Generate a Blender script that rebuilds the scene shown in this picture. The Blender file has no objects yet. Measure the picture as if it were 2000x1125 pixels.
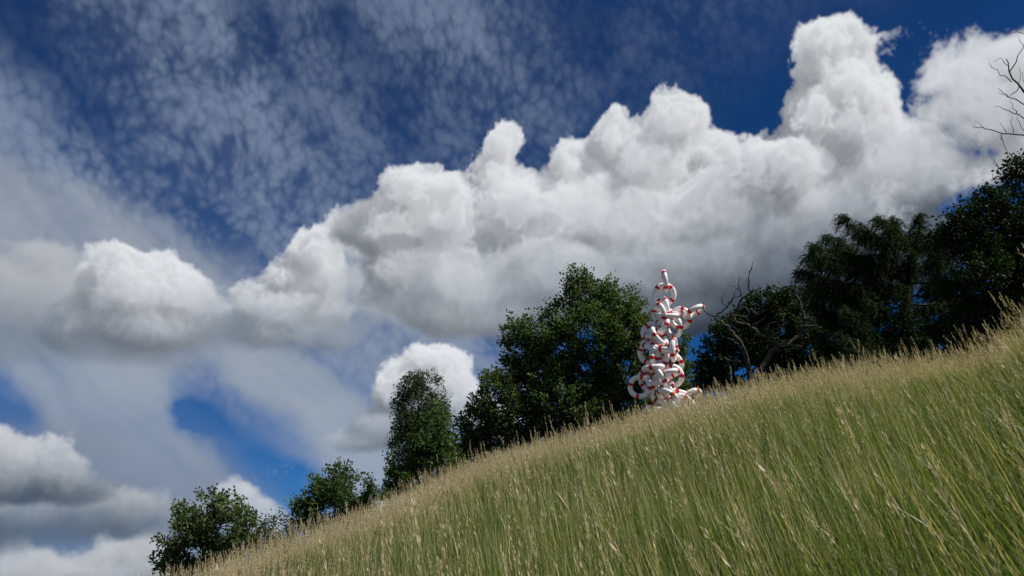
import bpy, bmesh, math, random, time
import numpy as np
from mathutils import Vector, Matrix

random.seed(7)
SC = bpy.context.scene
COL = SC.collection
R = math.radians

# ------------------------------------------------------------------ camera
F = 1570.0                      # focal length for a frame 2000 wide
PITCH = R(21.5)
EYE = 1.55
cam = bpy.data.cameras.new('camera')
camo = bpy.data.objects.new('camera', cam)
COL.objects.link(camo)
cam.sensor_width = 36.0
cam.lens = 36.0 * F / 2000.0
cam.clip_start, cam.clip_end = 0.05, 9000
camo.location = (0, 0, EYE)
camo.rotation_euler = (math.pi / 2 + PITCH, 0, 0)
cam.dof.use_dof = True
cam.dof.focus_distance = 26
cam.dof.aperture_fstop = 5.6
SC.camera = camo
SC.view_settings.view_transform = 'Standard'
SC.view_settings.look = 'None'
SC.view_settings.gamma = 1
SC.view_settings.exposure = EXPOSURE = 0.3
SC.view_settings.use_curve_mapping = False
SC.cycles.max_bounces = 8
SC.cycles.diffuse_bounces = 4
SC.cycles.transmission_bounces = 4
SC.cycles.use_denoising = True
SC.cycles.caustics_reflective = False
SC.cycles.caustics_refractive = False

# ------------------------------------------------------------------ sun: high, to the right
SUN_AZ, SUN_EL = R(106), R(52)
S = Vector((math.sin(SUN_AZ) * math.cos(SUN_EL), math.cos(SUN_AZ) * math.cos(SUN_EL), math.sin(SUN_EL)))
sun = bpy.data.lights.new('sun', 'SUN')
sun.energy = 5.0
sun.angle = R(0.53)
sun.color = (1.0, 0.95, 0.87)
suno = bpy.data.objects.new('sun', sun)
COL.objects.link(suno)
suno.rotation_euler = (-S).to_track_quat('-Z', 'Y').to_euler()

# ------------------------------------------------------------------ sky
AZ0, AZ1, EL0, EL1 = -50., 50., -5., 52.
NX, NY = 1240, 707

def px_azel(x, y):              # azimuth and elevation in degrees of a point of the 2000 x 1125 frame
    r = (x - 1000) / F
    u = (562.5 - y) / F
    dy = math.cos(PITCH) - u * math.sin(PITCH)
    dz = math.sin(PITCH) + u * math.cos(PITCH)
    return math.degrees(math.atan2(r, dy)), math.degrees(math.atan2(dz, math.hypot(r, dy)))

def build_sky():
    rng=np.random.RandomState(11)
    az=np.linspace(AZ0,AZ1,NX,dtype=np.float32); el=np.linspace(EL0,EL1,NY,dtype=np.float32)
    def bs(t,axis_n):
        i=np.floor(t).astype(int); f=(t-i).astype(np.float32)
        w=np.zeros((len(t),axis_n),np.float32); r=np.arange(len(t))
        for k,c in enumerate(((1-f)**3/6,(3*f**3-6*f**2+4)/6,(-3*f**3+3*f**2+3*f+1)/6,f**3/6)):
            w[r,np.clip(i+k,0,axis_n-1)]+=c
        return w
    def noise2(sx,sy,cx=None,cy=None):
        x=(az-AZ0)/sx if cx is None else cx; y=(el-EL0)/sy
        nx=int(x.max())+5; ny=int(y.max())+5
        L=rng.rand(ny,nx).astype(np.float32)*2-1
        return (bs(y,ny)@(L@bs(x,nx).T))*1.7
    def fbm2(s,asp=1,oct=6,g=.5):
        o=0;a=1
        for i in range(oct): o=o+a*noise2(s*asp/2**i,s/2**i); a*=g
        return o
    def gather(img,X,Y):
        X=np.clip(X,0,NX-1.01); Y=np.clip(Y,0,NY-1.01)
        i=X.astype(np.int32); j=Y.astype(np.int32); f=(X-i).astype(np.float32); g=(Y-j).astype(np.float32)
        if img.ndim==3: f=f[...,None]; g=g[...,None]
        return (img[j,i]*(1-f)+img[j,i+1]*f)*(1-g)+(img[j+1,i]*(1-f)+img[j+1,i+1]*f)*g
    GX,GY=np.meshgrid(az,el)
    CE=np.cos(np.radians(GY))
    def blobs(lst,pw=2.0):
        B=np.full((NY,NX),-3.0,np.float32)
        for (x,y,rx,ry) in lst:
            a,e=px_azel(x,y); k=57.3/F
            ra=rx*k; re=ry*k
            d=np.sqrt(((GX-a)*CE/ra)**2+((GY-e)/re)**2)
            v=(1-d)*min(ra,re)
            h=np.clip(.5+.5*(v-B)/1.0,0,1)   # smooth union
            B=B+(v-B)*h+1.0*h*(1-h)*.5
        return B
    sm=lambda a,b,x: (lambda t:t*t*(3-2*t))(np.clip((x-a)/(b-a),0,1))
    NZ=16
    sx,sy,sz=.66,.70,.25    # direction to the sun in (azimuth, elevation, towards the viewer)
    def volume(lst,dens,scale,amp,depth,seed,base=None,soft=.9,sun=1.0,amb=1.0,haze=1.5,B0=1.4,gain=.62,dark=.55,dvar=None,thin=.0):
        nonlocal rng
        rng=np.random.RandomState(seed)
        B=blobs(lst)
        # crop
        m=B>-2.2
        ys=np.where(m.any(1))[0]; xs=np.where(m.any(0))[0]
        y0,y1=max(ys[0]-6,0),min(ys[-1]+6,NY); x0,x1=max(xs[0]-6,0),min(xs[-1]+6,NX)
        b=B[y0:y1,x0:x1]; ny,nx=b.shape
        a_=az[x0:x1]; e_=el[y0:y1]; z_=np.linspace(-1,1,NZ).astype(np.float32)   # -1 = nearest
        def tap(L,t,ax):
            i=np.floor(t).astype(int); f=(t-i).astype(np.float32); o=None
            sh=[1,1,1]; sh[ax]=-1
            for k,c in enumerate(((1-f)**3/6,(3*f**3-6*f**2+4)/6,(-3*f**3+3*f**2+3*f+1)/6,f**3/6)):
                v=np.take(L,i+k,axis=ax); v*=c.reshape(sh)
                if o is None: o=v
                else: o+=v
            return o
        def n3(s):
            x=(a_-AZ0)/s+rng.rand(); y=(e_-EL0)/s+rng.rand(); z=(z_+1)*depth/s+rng.rand()
            x-=int(x.min()); y-=int(y.min())
            X,Y,Z=int(x.max())+5,int(y.max())+5,int(z.max())+5
            L=rng.rand(Z,Y,X).astype(np.float32); L*=3.8; L-=1.9
            return tap(tap(tap(L,z,0),y,1),x,2)
        N=n3(scale)
        s=scale; w=1.0
        for i in range(5):
            s*=.47; w*=gain
            n=n3(s)
            if i<4:
                np.abs(n,out=n); n*=-1.5; n+=.6
            n*=w; N+=n
        # the lower part of a heap is hazier, smoother and in its own shade
        bw=B0*np.tanh(b/B0)
        gx=GX[y0:y1,x0:x1]; gy=GY[y0:y1,x0:x1]
        if base:
            (pa,ea),(pb,eb)=px_azel(*base[0]),px_azel(*base[1])
            yy=(gy-(ea+(gx-pa)*(eb-ea)/(pb-pa)))/base[2]+.10*N[NZ//2]
        else: yy=np.ones_like(b)
        lo=1-sm(-.05,.8,yy)
        if dvar:
            u=sm(px_azel(dvar[0],500)[0],px_azel(dvar[1],500)[0],gx); dk=dark*(dvar[2]+(1-dvar[2])*u)
        else: dk=dark; u=1.
        vs=noise2(3.5,3.5)[y0:y1,x0:x1]
        sf=soft*(1+haze*lo)*(.65+.8*sm(.1,.9,vs))
        d=N; d*=(amp*(1-.78*lo)*(1-.45*sm(.5,2.0,b)))[None]; d+=bw[None]; d-=(B0*1.15*(z_**2))[:,None,None]; d/=sf[None]
        D=np.clip(d,0,1,out=d); D*=dens
        D*=(1-thin*lo**2*(1-u if dvar else 1))[None]
        # lighting on half-res grid
        Q=2; my,mx=-(-ny//Q),-(-nx//Q)
        Dp=np.pad(D,((0,0),(0,my*Q-ny),(0,mx*Q-nx)),mode='edge')
        H=Dp.reshape(NZ,my,Q,mx,Q).mean((2,4)).astype(np.float32)
        dd=(az[1]-az[0])*Q
        def trace(lx,ly,lz,steps):
            tau=np.zeros_like(H); prev=0.
            for st in steps:
                sh_x=int(round(lx*st/dd)); sh_y=int(round(ly*st/dd)); sh_z=int(round(-lz*st/(depth/NZ)))
                S=np.zeros_like(H)
                def sl(n,s): return (slice(max(0,-s),n-max(0,s)),slice(max(0,s),n-max(0,-s)))
                nz,ny2,nx2=H.shape
                if abs(sh_x)<nx2 and abs(sh_y)<ny2 and abs(sh_z)<nz:
                    dz,szz=sl(nz,sh_z); dy,syy=sl(ny2,sh_y); dx,sxx=sl(nx2,sh_x)
                    S[dz,dy,dx]=H[szz,syy,sxx]
                tau+=S*(st-prev); prev=st
            return tau
        ts=trace(sx,sy,sz,(.12,.25,.45,.75,1.2,1.8,2.6,3.6,5.,7.))
        ta=trace(0,1,.25,(.3,.8,1.6,3.,5.,8.))
        sunl=.32*np.exp(-ts*.8)+.38*np.exp(-ts*.28)+.36*np.exp(-ts*.09)
        ambl=.45*np.exp(-ta*.30)+.55*np.exp(-ta*.06)
        # powder darkening at edges is left out; integrate front to back
        ux=np.clip((np.arange(nx)+.5)/Q-.5,0,mx-1.001).astype(np.float32); uy=np.clip((np.arange(ny)+.5)/Q-.5,0,my-1.001).astype(np.float32)
        ix=ux.astype(int); iy=uy.astype(int); fx=ux-ix; fy=(uy-iy)[:,None]
        def up2(v):
            r=v[iy]*(1-fy)+v[iy+1]*fy
            return r[:,ix]*(1-fx)+r[:,ix+1]*fx
        T=np.ones((ny,nx),np.float32); cs=np.zeros((ny,nx),np.float32); ca=np.zeros((ny,nx),np.float32)
        dzs=depth/NZ
        for k in range(NZ):
            al=1-np.exp(-D[k]*dzs*2.2)
            cs+=T*al*up2(sunl[k]); ca+=T*al*up2(ambl[k]); T*=1-al
        cs*=1-dk*lo**1.3; ca*=1-.45*dk*lo
        out=np.zeros((NY,NX,4),np.float32); out[...,3]=1
        SUN=np.array([.60,.60,.595],np.float32)*sun; AMB=np.array([.16,.185,.225],np.float32)*amb
        BASE=np.array([.075,.135,.230],np.float32)*amb
        out[y0:y1,x0:x1,:3]=cs[...,None]*SUN+ca[...,None]*(AMB+(BASE-AMB)*lo[...,None])
        out[y0:y1,x0:x1,3]=T
        return out
    def over(front,back):
        o=np.empty_like(back); t=front[...,3:4]
        o[...,:3]=front[...,:3]+t*back[...,:3]; o[...,3:]=t*back[...,3:]
        return o
    # --- high sheet and mackerel cloud: strokes of cover, broken up by cells
    def stroke(pts,wid,soft,mx):
        P=[px_azel(*p) for p in pts]; best=np.full((NY,NX),1e9,np.float32)
        for (a,b) in zip(P[:-1],P[1:]):
            ax,ay=a; bx,by=b; L=(bx-ax)**2+(by-ay)**2
            t=np.clip(((GX-ax)*(bx-ax)+(GY-ay)*(by-ay))/L,0,1)
            best=np.minimum(best,np.hypot((GX-ax-t*(bx-ax))*CE,GY-ay-t*(by-ay)))
        k=57.3/F
        return mx*(1-sm(wid*k-soft*k,wid*k+soft*k,best+wq*1.3))
    wq=fbm2(7,1.2,5)
    cover=np.zeros((NY,NX),np.float32)
    S=[([(-500,150),(-100,380),(180,540),(360,620)],190,120,.80),
       ([(-300,300),(60,600),(195,740),(310,970)],140,80,.80),
       ([(-300,930),(0,950),(200,1010)],80,60,.45),
       ([(400,620),(600,770),(720,900),(790,1010)],125,90,.80),
       ([(650,600),(850,720),(1000,900)],190,120,.68),
       ([(120,-260),(290,20),(420,250),(640,520)],135,110,.56),
       ([(560,-200),(640,120),(720,400),(800,560)],95,110,.30),
       ([(700,-200),(900,100),(1000,300)],190,150,.36),
       ([(1600,-160),(1330,30),(1130,200)],100,140,.17)]
    for pts,w,s,mx in S: cover=np.maximum(cover,stroke(pts,w,s,mx))
    # cells: worley-like rows, finer towards the horizon
    cut=np.maximum(stroke([(345,812),(470,880),(590,940)],32,22,1.0),stroke([(-90,740),(-20,775),(35,800)],24,22,1.0))
    u=GX*1.0+.35*fbm2(4,1,4); v=GY*1.0+.35*fbm2(4,1,4)
    def cells(sz,ang,asp):
        c,s=math.cos(ang),math.sin(ang)
        p=(u*c+v*s)/sz; q=(-u*s+v*c)/(sz*asp)
        ip=np.floor(p).astype(int); iq=np.floor(q).astype(int); d1=np.full(p.shape,9.,np.float32)
        tab=rng.rand(256,256,2).astype(np.float32)
        for i in (-1,0,1):
            for j in (-1,0,1):
                r=tab[(ip+i)&255,(iq+j)&255]
                d1=np.minimum(d1,(ip+i+r[...,0]-p)**2+(iq+j+r[...,1]-q)**2)
        return np.sqrt(d1)
    def drawn(ang,sl,ss,oct=5):
        c,sn=math.cos(ang),math.sin(ang); P=(u*c+v*sn)/sl; Q=(-u*sn+v*c)/ss; o=0; a=.5
        T=rng.rand(256,256).astype(np.float32)*2-1
        for k in range(oct):
            i=np.floor(P).astype(int); j=np.floor(Q).astype(int); f=P-i; g=Q-j; f=f*f*(3-2*f); g=g*g*(3-2*g)
            w=lambda di,dj: T[(i+di)&255,(j+dj)&255]
            o=o+a*((w(0,0)*(1-f)+w(1,0)*f)*(1-g)+(w(0,1)*(1-f)+w(1,1)*f)*g); a*=.55; P=P*2.1+7; Q=Q*2.03+3
        return o
    st1=drawn(math.radians(-42),6.,1.1); st2=drawn(math.radians(-62),4.,1.0); st3=drawn(math.radians(-15),2.6,.8)
    stb=drawn(math.radians(-38),17.,2.4,4)
    mixw=sm(-24,-6,GX); st=(st1*(1-mixw)+st2*mixw)
    c1=cells(.8,.5,1.25); c2=cells(.42,.5,1.2)
    fb=fbm2(1.2,1,5); fb2=fbm2(3,1.3,6,.55)
    cell=(.62*(1-c1)+.30*(1-c2)+.16*fb)
    mv=.62*(1-c1)+.34*(1-c2)+.14*fb+.24*fb2; q0,q1=np.percentile(mv[::7,::7],(3,97))
    mack=(.20+.86*sm(-.15,1.25,(mv-q0)/(q1-q0)))*(1+.26*st)
    alt=sm(6,20,GY)*sm(60,20,GX+GY*.0)               # cells show in the higher part, streaks lower down
    sheet=cover*(1+.16*fb2+.75*stb)
    smoothness=sm(.56,.82,cover)
    str1=fbm2(2.2,2.2,6,.55)
    tex=alt*(1-.82*smoothness)*(mack*1.35-.0)+(1-alt*(1-.82*smoothness))*(.95+.10*str1+.26*st1+.20*st3)
    sheet=sheet*(1-np.clip(cut*(.80+.45*st3+.35*fb),0,.95))
    A=.84*np.tanh(np.clip(sheet*tex,0,3)*(1.2+.45*smoothness)/.95)
    hi=np.zeros((NY,NX,4),np.float32)
    col=np.stack([.26+.15*smoothness,.325+.125*smoothness,.45+.05*smoothness],-1)
    hi[...,:3]=A[...,None]*col; hi[...,3]=1-A
    sky=hi
    # --- heaped clouds, farthest first
    veil=stroke([(-600,1000),(0,1000),(330,1060)],150,120,.72)*(1+.12*fb2)
    vl=np.zeros_like(sky); vl[...,:3]=veil[...,None]*np.array([.15,.19,.28],np.float32); vl[...,3]=1-veil
    sky=over(vl,sky)
    rowc=[(60,1100,120,30),(260,1085,80,34),(330,1110,60,26),(230,1120,70,26),(-150,1100,150,30),(150,1110,90,26)]
    sky=over(volume(rowc,1.0,1.1,.7,3.0,4,None,.8,.66,.95,0,.9,.6),sky)
    rowb=[(60,1014,200,34),(250,1014,110,26),(180,1034,170,26),(330,999,50,20),(-150,1014,220,50),(200,979,90,22),(350,1024,60,18)]
    sky=over(volume(rowb,1.0,1.3,.75,3.5,5,((0,1044),(400,1054),4.5),.8,.55,.95,1.0,.9,.6,.85),sky)
    rowa=[(30,912,100,50),(110,922,60,46),(-80,902,120,70),(60,947,130,36),(150,962,60,30),(-200,932,140,70)]
    sky=over(volume(rowa,1.3,1.2,.75,3.5,7,((0,975),(400,990),5.5),.45,.80,.95,1.6,1.0,.6,.85),sky)
    puff=[(490,1005,60,30),(462,972,34,26),(520,1025,60,30),(440,995,40,30)]
    sky=over(volume(puff,1.7,1.2,.5,3.0,6,((400,1000),(600,1010),4),.45,.9,1.0,2.5,1.0,.55,.3),sky)
    back=[(828,708,44,36),(868,712,38,34),(845,700,40,30),(788,742,44,38),(895,752,40,44),(840,775,90,62),(762,775,36,34),(740,835,60,40),(930,800,50,46),(700,862,70,24),(970,830,60,40)]
    sky=over(volume(back,2.0,1.2,.55,3.5,8,((700,870),(950,870),8),.34,1.08,1.0,3.0,1.0,.60,.5),sky)
    dim=[(20,540,120,50),(-100,560,180,80),(60,600,120,60),(150,560,60,40),(60,490,60,24),(-150,640,200,60),(80,660,120,40)]
    sky=over(volume(dim,.8,2.2,.9,4.0,19,((0,700),(300,700),7),.9,.55,.95,1.5,1.2,.58,.5),sky)
    left=[(270,552,92,52),(225,575,70,50),(330,572,80,44),(380,590,60,40),(190,600,50,40),(430,610,50,30),(490,600,50,36),(545,600,70,40),(622,497,40,44),(640,545,40,42),(605,580,60,44),(560,545,26,20),(260,650,170,52),(450,650,170,36),(130,640,80,46),(640,610,46,34),(290,705,100,26),(230,690,60,26),(620,665,90,28),(360,720,40,16)]
    sky=over(volume(left,1.55,2.1,.9,4.6,23,((0,690),(700,670),8.2),.38,1.08,.9,3.2,1.3,.58,.72,None,.82),sky)
    mist=[(715,570,80,60),(690,480,46,30),(800,600,120,50),(900,620,120,40),(640,640,80,36),(740,450,60,30)]
    sky=over(volume(mist,.55,1.8,.8,4.0,29,((600,690),(1000,690),9),1.5,.72,.95,1.0,1.0,.56,.4),sky)
    main=[(735,450,44,30),(690,446,44,22),(655,452,30,12),(778,432,60,52),(810,378,60,55),(870,428,100,75),(985,298,42,55),(975,353,56,60),(1000,408,90,80),(1120,328,50,46),(1150,408,110,100),(1195,273,36,46),(1320,253,50,50),(1270,328,100,80),(1400,318,60,55),(1400,408,150,110),(1475,308,45,45),(1560,318,90,70),(1600,220,64,60),(1680,258,80,70),(1690,198,60,45),(1612,90,66,46),(1600,128,54,44),(1650,158,50,50),(1750,318,90,80),(1800,348,70,65),(1650,408,170,75),(1500,498,220,110),(1300,528,220,105),(1100,538,190,100),(900,548,170,90),(800,518,62,60),(845,600,110,54),(1000,608,200,55),(1550,568,200,70),(1350,608,190,56),(1250,428,130,110),(1750,488,120,80)]
    sky=over(volume(main,1.45,2.7,1.0,7.0,33,((700,690),(1850,480),13.0),.42,1.10,.88,3.2,1.8,.57,.93,(850,1500,.30),.55),sky)
    right=[(1905,140,60,30),(1850,150,34,24),(1930,195,70,48),(1960,245,60,44),(2040,130,50,50),(2060,210,80,70),(1990,100,34,30),(2000,275,46,30),(2170,170,110,100),(1940,340,34,22)]
    sky=over(volume(right,.8,1.6,1.15,5.0,40,None,.9,.92,1.0,0,1.0,.62),sky)
    # break the lattice look with a small warp
    rng=np.random.RandomState(3)
    wx=fbm2(3.0,1,5); wy=fbm2(3.0,1,5); k=NX/(AZ1-AZ0)
    X,Y=np.meshgrid(np.arange(NX,dtype=np.float32),np.arange(NY,dtype=np.float32))
    sky=gather(sky,X+wx*.30*k,Y+wy*.30*k)
    return sky

def make_world():
    field = build_sky()
    img = bpy.data.images.new('cloud_field', NX, NY, alpha=True, float_buffer=True)
    img.colorspace_settings.name = 'Non-Color'
    img.alpha_mode = 'CHANNEL_PACKED'
    img.pixels.foreach_set(np.ascontiguousarray(field, dtype=np.float32).ravel())
    img.update()
    w = bpy.data.worlds.new('World')
    SC.world = w
    w.use_nodes = True
    w.cycles.sampling_method = 'NONE'
    nt = w.node_tree
    N, L = nt.nodes, nt.links
    N.clear()
    def math_(op, a, b=None, clamp=False):
        n = N.new('ShaderNodeMath'); n.operation = op; n.use_clamp = clamp
        for k, v in ((0, a), (1, b)):
            if v is None: continue
            if isinstance(v, (int, float)): n.inputs[k].default_value = v
            else: L.new(v, n.inputs[k])
        return n.outputs[0]
    sky = N.new('ShaderNodeTexSky')
    sky.sky_type = 'NISHITA'
    sky.sun_disc = False
    sky.sun_elevation = SUN_EL
    sky.sun_rotation = SUN_AZ
    sky.air_density = SKY_AIR
    sky.dust_density = SKY_DUST
    sky.ozone_density = SKY_OZONE
    tc = N.new('ShaderNodeTexCoord')
    sep = N.new('ShaderNodeSeparateXYZ')
    L.new(tc.outputs['Generated'], sep.inputs[0])
    az = math_('MULTIPLY', math_('ARCTAN2', sep.outputs[0], sep.outputs[1]), 57.29578)
    el = math_('MULTIPLY', math_('ARCSINE', sep.outputs[2]), 57.29578)
    u = math_('DIVIDE', math_('SUBTRACT', az, AZ0), AZ1 - AZ0)
    v = math_('DIVIDE', math_('SUBTRACT', el, EL0), EL1 - EL0)
    cmb = N.new('ShaderNodeCombineXYZ')
    L.new(u, cmb.inputs[0]); L.new(v, cmb.inputs[1])
    tx = N.new('ShaderNodeTexImage')
    tx.image = img
    tx.interpolation = 'Cubic'
    tx.extension = 'EXTEND'
    L.new(cmb.outputs[0], tx.inputs[0])
    # the mapped part of the sky hands over to the same kind of cloud, drawn from noise, all round
    def edge(t, k):
        a = math_('MULTIPLY', t, k, True)
        b = math_('MULTIPLY', math_('SUBTRACT', 1.0, t), k, True)
        return math_('MULTIPLY', a, b)
    inside = math_('MULTIPLY', edge(u, 12), edge(v, 11))
    mp = N.new('ShaderNodeMapping')
    mp.inputs['Scale'].default_value = (1, 1, 2.2)
    L.new(tc.outputs['Generated'], mp.inputs[0])
    nz = N.new('ShaderNodeTexNoise')
    nz.inputs['Scale'].default_value = 2.6
    nz.inputs['Detail'].default_value = 9
    nz.inputs['Roughness'].default_value = .55
    L.new(mp.outputs[0], nz.inputs[0])
    cov = N.new('ShaderNodeMapRange'); cov.interpolation_type = 'SMOOTHSTEP'
    cov.inputs[1].default_value = .47; cov.inputs[2].default_value = .66; cov.inputs[3].default_value = 0; cov.inputs[4].default_value = .9
    L.new(nz.outputs[0], cov.inputs[0])
    ramp = N.new('ShaderNodeMix'); ramp.data_type = 'RGBA'
    ramp.inputs[6].default_value = (.30, .34, .42, 1); ramp.inputs[7].default_value = (.55, .56, .58, 1)
    L.new(cov.outputs[0], ramp.inputs[0])
    cmul = N.new('ShaderNodeVectorMath'); cmul.operation = 'SCALE'
    L.new(ramp.outputs[2], cmul.inputs[0]); L.new(cov.outputs[0], cmul.inputs['Scale'])
    # cloud light and what it lets through
    mc = N.new('ShaderNodeMix'); mc.data_type = 'RGBA'
    L.new(inside, mc.inputs[0]); L.new(cmul.outputs[0], mc.inputs[6]); L.new(tx.outputs[0], mc.inputs[7])
    mt = N.new('ShaderNodeMix'); mt.data_type = 'FLOAT'
    L.new(inside, mt.inputs[0]); L.new(math_('SUBTRACT', 1.0, cov.outputs[0]), mt.inputs[2]); L.new(tx.outputs[1], mt.inputs[3])
    deep_z = math_('MULTIPLY', sep.outputs[2], 1.7, True)
    deep = N.new('ShaderNodeVectorMath'); deep.operation = 'MULTIPLY'     # hand-set tint over the sky colour, a deeper blue higher up
    hor = N.new('ShaderNodeMix'); hor.data_type = 'RGBA'
    hor.inputs[6].default_value = (*SKY_TINT_LOW, 1); hor.inputs[7].default_value = (*SKY_TINT, 1)
    L.new(deep_z, hor.inputs[0]); L.new(hor.outputs[2], deep.inputs[1])
    L.new(sky.outputs[0], deep.inputs[0])
    st = N.new('ShaderNodeVectorMath'); st.operation = 'SCALE'
    L.new(deep.outputs[0], st.inputs[0]); L.new(mt.outputs[0], st.inputs['Scale'])
    cs = N.new('ShaderNodeVectorMath'); cs.operation = 'SCALE'; cs.inputs['Scale'].default_value = CLOUD_GAIN / SKY_STRENGTH
    L.new(mc.outputs[2], cs.inputs[0])
    add = N.new('ShaderNodeVectorMath'); add.operation = 'ADD'
    L.new(st.outputs[0], add.inputs[0]); L.new(cs.outputs[0], add.inputs[1])
    bg = N.new('ShaderNodeBackground')
    bg.inputs[1].default_value = SKY_STRENGTH
    L.new(add.outputs[0], bg.inputs[0])
    out = N.new('ShaderNodeOutputWorld')
    L.new(bg.outputs[0], out.inputs[0])

SKY_STRENGTH, SKY_AIR, SKY_DUST, SKY_OZONE, CLOUD_GAIN = 0.05, 0.8, 0.0, 6.0, 0.77
SKY_TINT = (.15, .43, .74)
SKY_TINT_LOW = (.16, .74, 1.26)
make_world()

# ------------------------------------------------------------------ helpers
def at(x, y, Y):                # the place at depth Y that the frame shows at (x, y)
    r = (x - 1000) / F
    u = (562.5 - y) / F
    dy = math.cos(PITCH) - u * math.sin(PITCH)
    dz = math.sin(PITCH) + u * math.cos(PITCH)
    return Vector((r / dy * Y, Y, EYE + dz / dy * Y))

def scale_at(Y, y=700):         # metres per frame pixel at depth Y
    u = (562.5 - y) / F
    return Y / (math.cos(PITCH) - u * math.sin(PITCH)) / F

def tag(o, label=None, cat=None, group=None, kind=None):
    if label: o['label'] = label
    if cat: o['category'] = cat
    if group: o['group'] = group
    if kind: o['kind'] = kind
    return o

def empty(name, loc=(0, 0, 0)):
    o = bpy.data.objects.new(name, None)
    COL.objects.link(o)
    o.location = loc
    return o

def mesh_np(name, V, faces, mat, parent=None, tone=None, smooth=False, link=True, extra=None):
    """faces: int array (n, 3) or (n, 4); tone: float per vertex"""
    V = np.asarray(V, np.float32)
    faces = np.asarray(faces, np.int32)
    me = bpy.data.meshes.new(name)
    n, k = faces.shape
    me.vertices.add(len(V)); me.vertices.foreach_set('co', V.ravel())
    me.loops.add(n * k); me.loops.foreach_set('vertex_index', faces.ravel())
    me.polygons.add(n)
    me.polygons.foreach_set('loop_start', np.arange(0, n * k, k, dtype=np.int32))
    me.polygons.foreach_set('loop_total', np.full(n, k, np.int32))
    me.update(calc_edges=True)
    if smooth: me.polygons.foreach_set('use_smooth', np.ones(n, bool))
    for nm, arr in (('tone', tone),) + tuple((extra or {}).items()):
        if arr is not None:
            a = me.attributes.new(nm, 'FLOAT', 'POINT')
            a.data.foreach_set('value', np.asarray(arr, np.float32))
    me.materials.append(mat)
    o = bpy.data.objects.new(name, me)
    if link: COL.objects.link(o)
    if parent is not None:
        o.parent = parent
        o.location = -Vector(parent.location) if False else (0, 0, 0)
    return o

# ------------------------------------------------------------------ materials
def node_mat(name):
    m = bpy.data.materials.new(name)
    m.use_nodes = True
    m.node_tree.nodes.clear()
    return m, m.node_tree.nodes, m.node_tree.links

def leaf_mat(name, stops, trans=.35, rough=.55, spec=.12, attr='tone', rnd=0.0, patch=None):
    m, N, L = node_mat(name)
    at_ = N.new('ShaderNodeAttribute'); at_.attribute_name = attr
    fac = at_.outputs['Fac']
    if rnd:
        oi = N.new('ShaderNodeObjectInfo')
        ma = N.new('ShaderNodeMath'); ma.operation = 'MULTIPLY_ADD'
        ma.inputs[1].default_value = rnd
        L.new(oi.outputs['Random'], ma.inputs[0]); L.new(fac, ma.inputs[2])
        fac = ma.outputs[0]
    if patch:
        g = N.new('ShaderNodeNewGeometry')
        nz = N.new('ShaderNodeTexNoise'); nz.inputs['Scale'].default_value = patch[0]; nz.inputs['Detail'].default_value = 3
        L.new(g.outputs['Position'], nz.inputs[0])
        ma = N.new('ShaderNodeMath'); ma.operation = 'MULTIPLY_ADD'; ma.inputs[1].default_value = patch[1]
        sb = N.new('ShaderNodeMath'); sb.operation = 'SUBTRACT'; sb.inputs[1].default_value = .5
        L.new(nz.outputs[0], sb.inputs[0]); L.new(sb.outputs[0], ma.inputs[0]); L.new(fac, ma.inputs[2])
        fac = ma.outputs[0]
    rp = N.new('ShaderNodeValToRGB')
    e = rp.color_ramp.elements
    while len(e) < len(stops): e.new(.5)
    for k, (p, c) in enumerate(stops):
        e[k].position = p; e[k].color = (*c, 1)
    L.new(fac, rp.inputs[0])
    pb = N.new('ShaderNodeBsdfPrincipled')
    pb.inputs['Roughness'].default_value = rough
    pb.inputs['Specular IOR Level'].default_value = spec
    L.new(rp.outputs[0], pb.inputs['Base Color'])
    tr = N.new('ShaderNodeBsdfTranslucent')
    hs = N.new('ShaderNodeMix'); hs.data_type = 'RGBA'; hs.blend_type = 'MULTIPLY'; hs.inputs[0].default_value = 1
    hs.inputs[7].default_value = (1.25, 1.3, .55, 1)
    L.new(rp.outputs[0], hs.inputs[6]); L.new(hs.outputs[2], tr.inputs[0])
    mx = N.new('ShaderNodeMixShader'); mx.inputs[0].default_value = trans
    L.new(pb.outputs[0], mx.inputs[1]); L.new(tr.outputs[0], mx.inputs[2])
    o = N.new('ShaderNodeOutputMaterial'); L.new(mx.outputs[0], o.inputs[0])
    return m

def noise_mat(name, c1, c2, scale, rough=.8, stretch=(1, 1, 1), bump=.3, spec=.3, lo=.35, hi=.65, detail=6):
    m, N, L = node_mat(name)
    tc = N.new('ShaderNodeTexCoord'); mp = N.new('ShaderNodeMapping'); mp.inputs['Scale'].default_value = stretch
    L.new(tc.outputs['Object'], mp.inputs[0])
    nz = N.new('ShaderNodeTexNoise'); nz.inputs['Scale'].default_value = scale; nz.inputs['Detail'].default_value = detail
    nz.inputs['Roughness'].default_value = .62
    L.new(mp.outputs[0], nz.inputs[0])
    mr = N.new('ShaderNodeMapRange'); mr.inputs[1].default_value = lo; mr.inputs[2].default_value = hi
    L.new(nz.outputs[0], mr.inputs[0])
    mx = N.new('ShaderNodeMix'); mx.data_type = 'RGBA'
    mx.inputs[6].default_value = (*c1, 1); mx.inputs[7].default_value = (*c2, 1)
    L.new(mr.outputs[0], mx.inputs[0])
    pb = N.new('ShaderNodeBsdfPrincipled')
    pb.inputs['Roughness'].default_value = rough
    pb.inputs['Specular IOR Level'].default_value = spec
    L.new(mx.outputs[2], pb.inputs['Base Color'])
    if bump:
        bp = N.new('ShaderNodeBump'); bp.inputs['Strength'].default_value = bump; bp.inputs['Distance'].default_value = .03
        L.new(nz.outputs[0], bp.inputs['Height']); L.new(bp.outputs[0], pb.inputs['Normal'])
    o = N.new('ShaderNodeOutputMaterial'); L.new(pb.outputs[0], o.inputs[0])
    return m

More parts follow.
